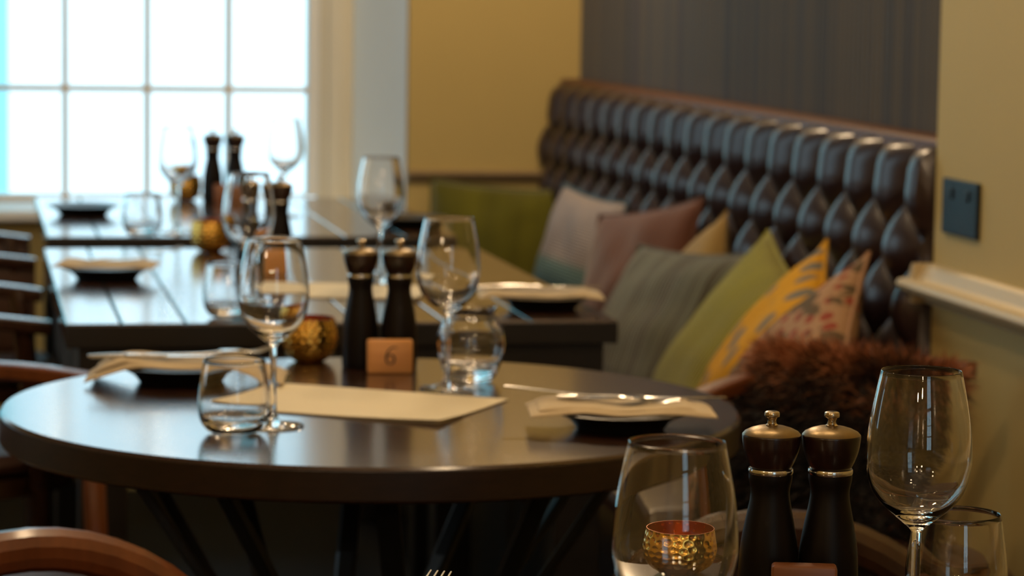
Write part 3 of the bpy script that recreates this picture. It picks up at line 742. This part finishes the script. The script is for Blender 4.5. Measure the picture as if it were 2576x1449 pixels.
# ------------------------------------------------------------------ chairs
def armchair(label, loc, rotz, m='chair', pad=False, span=14):
    """bentwood tub armchair: U-shaped top rail, faces local +x"""
    t = thing('armchair', label, 'chair', loc, rotz)
    R_, zt = .245, .70
    pts = [(.17, -R_+.01, zt-.012), (.06, -R_, zt)]+[(-R_*sin(a)*.98, -R_*cos(a), zt+.02*sin(a)) for a in [pi*i/14 for i in range(1, span)]]
    if span == 14: pts += [(.06, R_, zt), (.17, R_-.01, zt-.012)]
    bm = B(); sweep(bm, smooth_path(pts, 3), .040, .024, sides=12, square=True); obj('arm_rail', bm, M[m], t)
    if pad:
        bm = B(); q = smooth_path([(p[0], p[1]*.97, .60) for p in pts], 3); sweep(bm, q, .030, .17, sides=12, square=True); obj('side_pad', bm, M['seat'], t)
    bm = B(); lathe(bm, [(0, .435), (.19, .435), (.215, .445), (.22, .458), (.205, .474), (.12, .482), (0, .484)], seg=40); obj('seat', bm, M['seat'], t)
    bm = B(); lathe(bm, [(0, .405), (.222, .405), (.222, .436), (0, .436)], seg=40); obj('seat_frame', bm, M[m], t, angle=30)
    for i in (range(5) if span == 14 else (3, 4)):
        a = radians(180+(i-2)*26); bm = B(); sweep(bm, [(.215*cos(a), .215*sin(a), .43), (.228*cos(a), .228*sin(a), .56), (.243*cos(a), .243*sin(a), .705)], .030, .010, sides=8, up=Vector((cos(a), sin(a), 0)), square=True)
        obj('back_slat', bm, M[m], t)
    for sx, sy in ((.15, -.17), (.15, .17)):
        bm = B(); sweep(bm, smooth_path([(sx+.03, sy*1.25, 0), (sx+.005, sy*1.12, .42), (sx*.85, sy*1.38, .70)] if span == 14 or sy < 0 else [(sx+.03, sy*1.25, 0), (sx+.005, sy*1.12, .41)], 6), .032, sides=10); obj('leg', bm, M[m], t)
    for sx, sy in ((-.14, -.15), (-.14, .15)):
        bm = B(); sweep(bm, smooth_path([(sx-.06, sy*1.2, 0), (sx-.01, sy, .42), (sx-.02, sy*1.15, .70)] if span == 14 or sy < 0 else [(sx-.06, sy*1.2, 0), (sx-.01, sy, .41)], 6), .032, sides=10); obj('leg', bm, M[m], t)
    return t
def hoop_chair(label, loc, rotz, m='chair'):
    """bentwood chair with an arched hoop back, faces local +x"""
    t = thing('bentwood_chair', label, 'chair', loc, rotz)
    def arch(w_, ztop, z0, back):
        pts = []
        for i in range(25):
            a = pi*i/24; yy = w_*cos(a); k = sin(a)**.8
            pts.append((-.20-back*k+.0, yy, z0+(ztop-z0)*k))
        return pts
    bm = B(); sweep(bm, arch(.215, .682, .44, .07), .044, .038, sides=12, up=Vector((1, 0, 0))); obj('back_hoop', bm, M[m], t)
    bm = B(); sweep(bm, arch(.125, .61, .44, .05), .022, sides=10, up=Vector((1, 0, 0))); obj('inner_hoop', bm, M[m], t)
    bm = B(); lathe(bm, [(0, .435), (.20, .435), (.215, .443), (.21, .456), (.15, .462), (0, .460)], seg=48); obj('seat', bm, M[m], t)
    for sx, sy in ((.14, -.14), (.14, .14), (-.16, -.15), (-.16, .15)):
        bm = B(); sweep(bm, [(sx*1.3, sy*1.25, 0), (sx*1.12, sy*1.1, .25), (sx, sy, .437)], .030, sides=10, taper=[.75, .9, 1.1]); obj('leg', bm, M[m], t)
    bm = B(); sweep(bm, [(.175*cos(2*pi*i/32), .175*sin(2*pi*i/32), .22) for i in range(32)], .016, sides=8, closed=True); obj('stretcher_ring', bm, M[m], t)
    return t
hoop_chair('orange-brown bentwood chair at the lower left corner', (.125, 2.45, 0), radians(-75))
hoop_chair('orange-brown bentwood chair behind the foreground mills', (.78, 2.46, 0), radians(-98), 'chairdk')
armchair('brown armchair with curved rail at the far left of the round table', (-.045, 3.62, 0), radians(-22), 'chair')
armchair('brown armchair at the left side of the middle table', (-.045, 4.69, 0), 0, 'chairdk')
armchair('brown armchair with leather wrapped sides at the left side of the window table', (-.045, 5.72, 0), 0, 'chairdk', pad=True)
ac = armchair('orange-brown armchair at the right of the round table, holding the fur cushion', (1.19, 3.50, 0), radians(215), 'chair', span=8); ac.scale = (.85, .85, 1)

# ------------------------------------------------------------------ long-haired fur cushion
def fur_cushion(label, c, w_, h_, th, face, lean):
    o = cushion('fur_cushion', label, M['fur'], c, w_, h_, face, lean, 0, th=th, pinch=.0)
    bm = B(); tl = bm.verts.layers.float.new('tint')
    rnd = random.Random(3)
    for k in range(15000):
        s = 1 if rnd.random() < .6 else -1
        u, v = rnd.uniform(-1, 1), rnd.uniform(-1, 1)
        if rnd.random() < .35:
            if rnd.random() < .6: v = rnd.uniform(.8, 1)
            else: u = rnd.choice((-1, 1))*rnd.uniform(.85, 1)
        b = max(0, (1-abs(u)**2.2)*(1-abs(v)**2.2))**.55
        p = Vector((u*w_/2, -s*th/2*b, v*h_/2)); nrm = Vector((u**3, -s*(.25+b), v**3*1.0)).normalized()
        d = (nrm+Vector((rnd.gauss(0, .35), rnd.gauss(0, .3), rnd.gauss(-.15, .35)))).normalized(); ln = rnd.uniform(.018, .045)
        q = p+d*ln*.6; e = q+(d+Vector((0, 0, -.5))).normalized()*ln*.45
        sd = d.cross(Vector((rnd.gauss(0, 1), rnd.gauss(0, 1), rnd.gauss(0, 1)))).normalized()*.0011
        edge = max(0, (v-.25)/.75)+.25*max(0, abs(u)-.6)
        tint = min(1, max(0, edge*1.0+rnd.gauss(-.08, .2)+noise.noise(Vector((u*3, v*3, s)))*.5))
        vs = [bm.verts.new(x) for x in (p-sd, p+sd, q+sd*.8, q-sd*.8, e)]
        for x in vs: x[tl] = tint
        bm.faces.new(vs[:4]); bm.faces.new([vs[3], vs[2], vs[4]])
    f = obj('fur', bm, M['fur'], o, smooth=False); return o
fur_cushion('shaggy rust and black fur cushion on the armchair right of the round table', (1.132, 3.53, .606), .32, .29, .12, 214, 22)
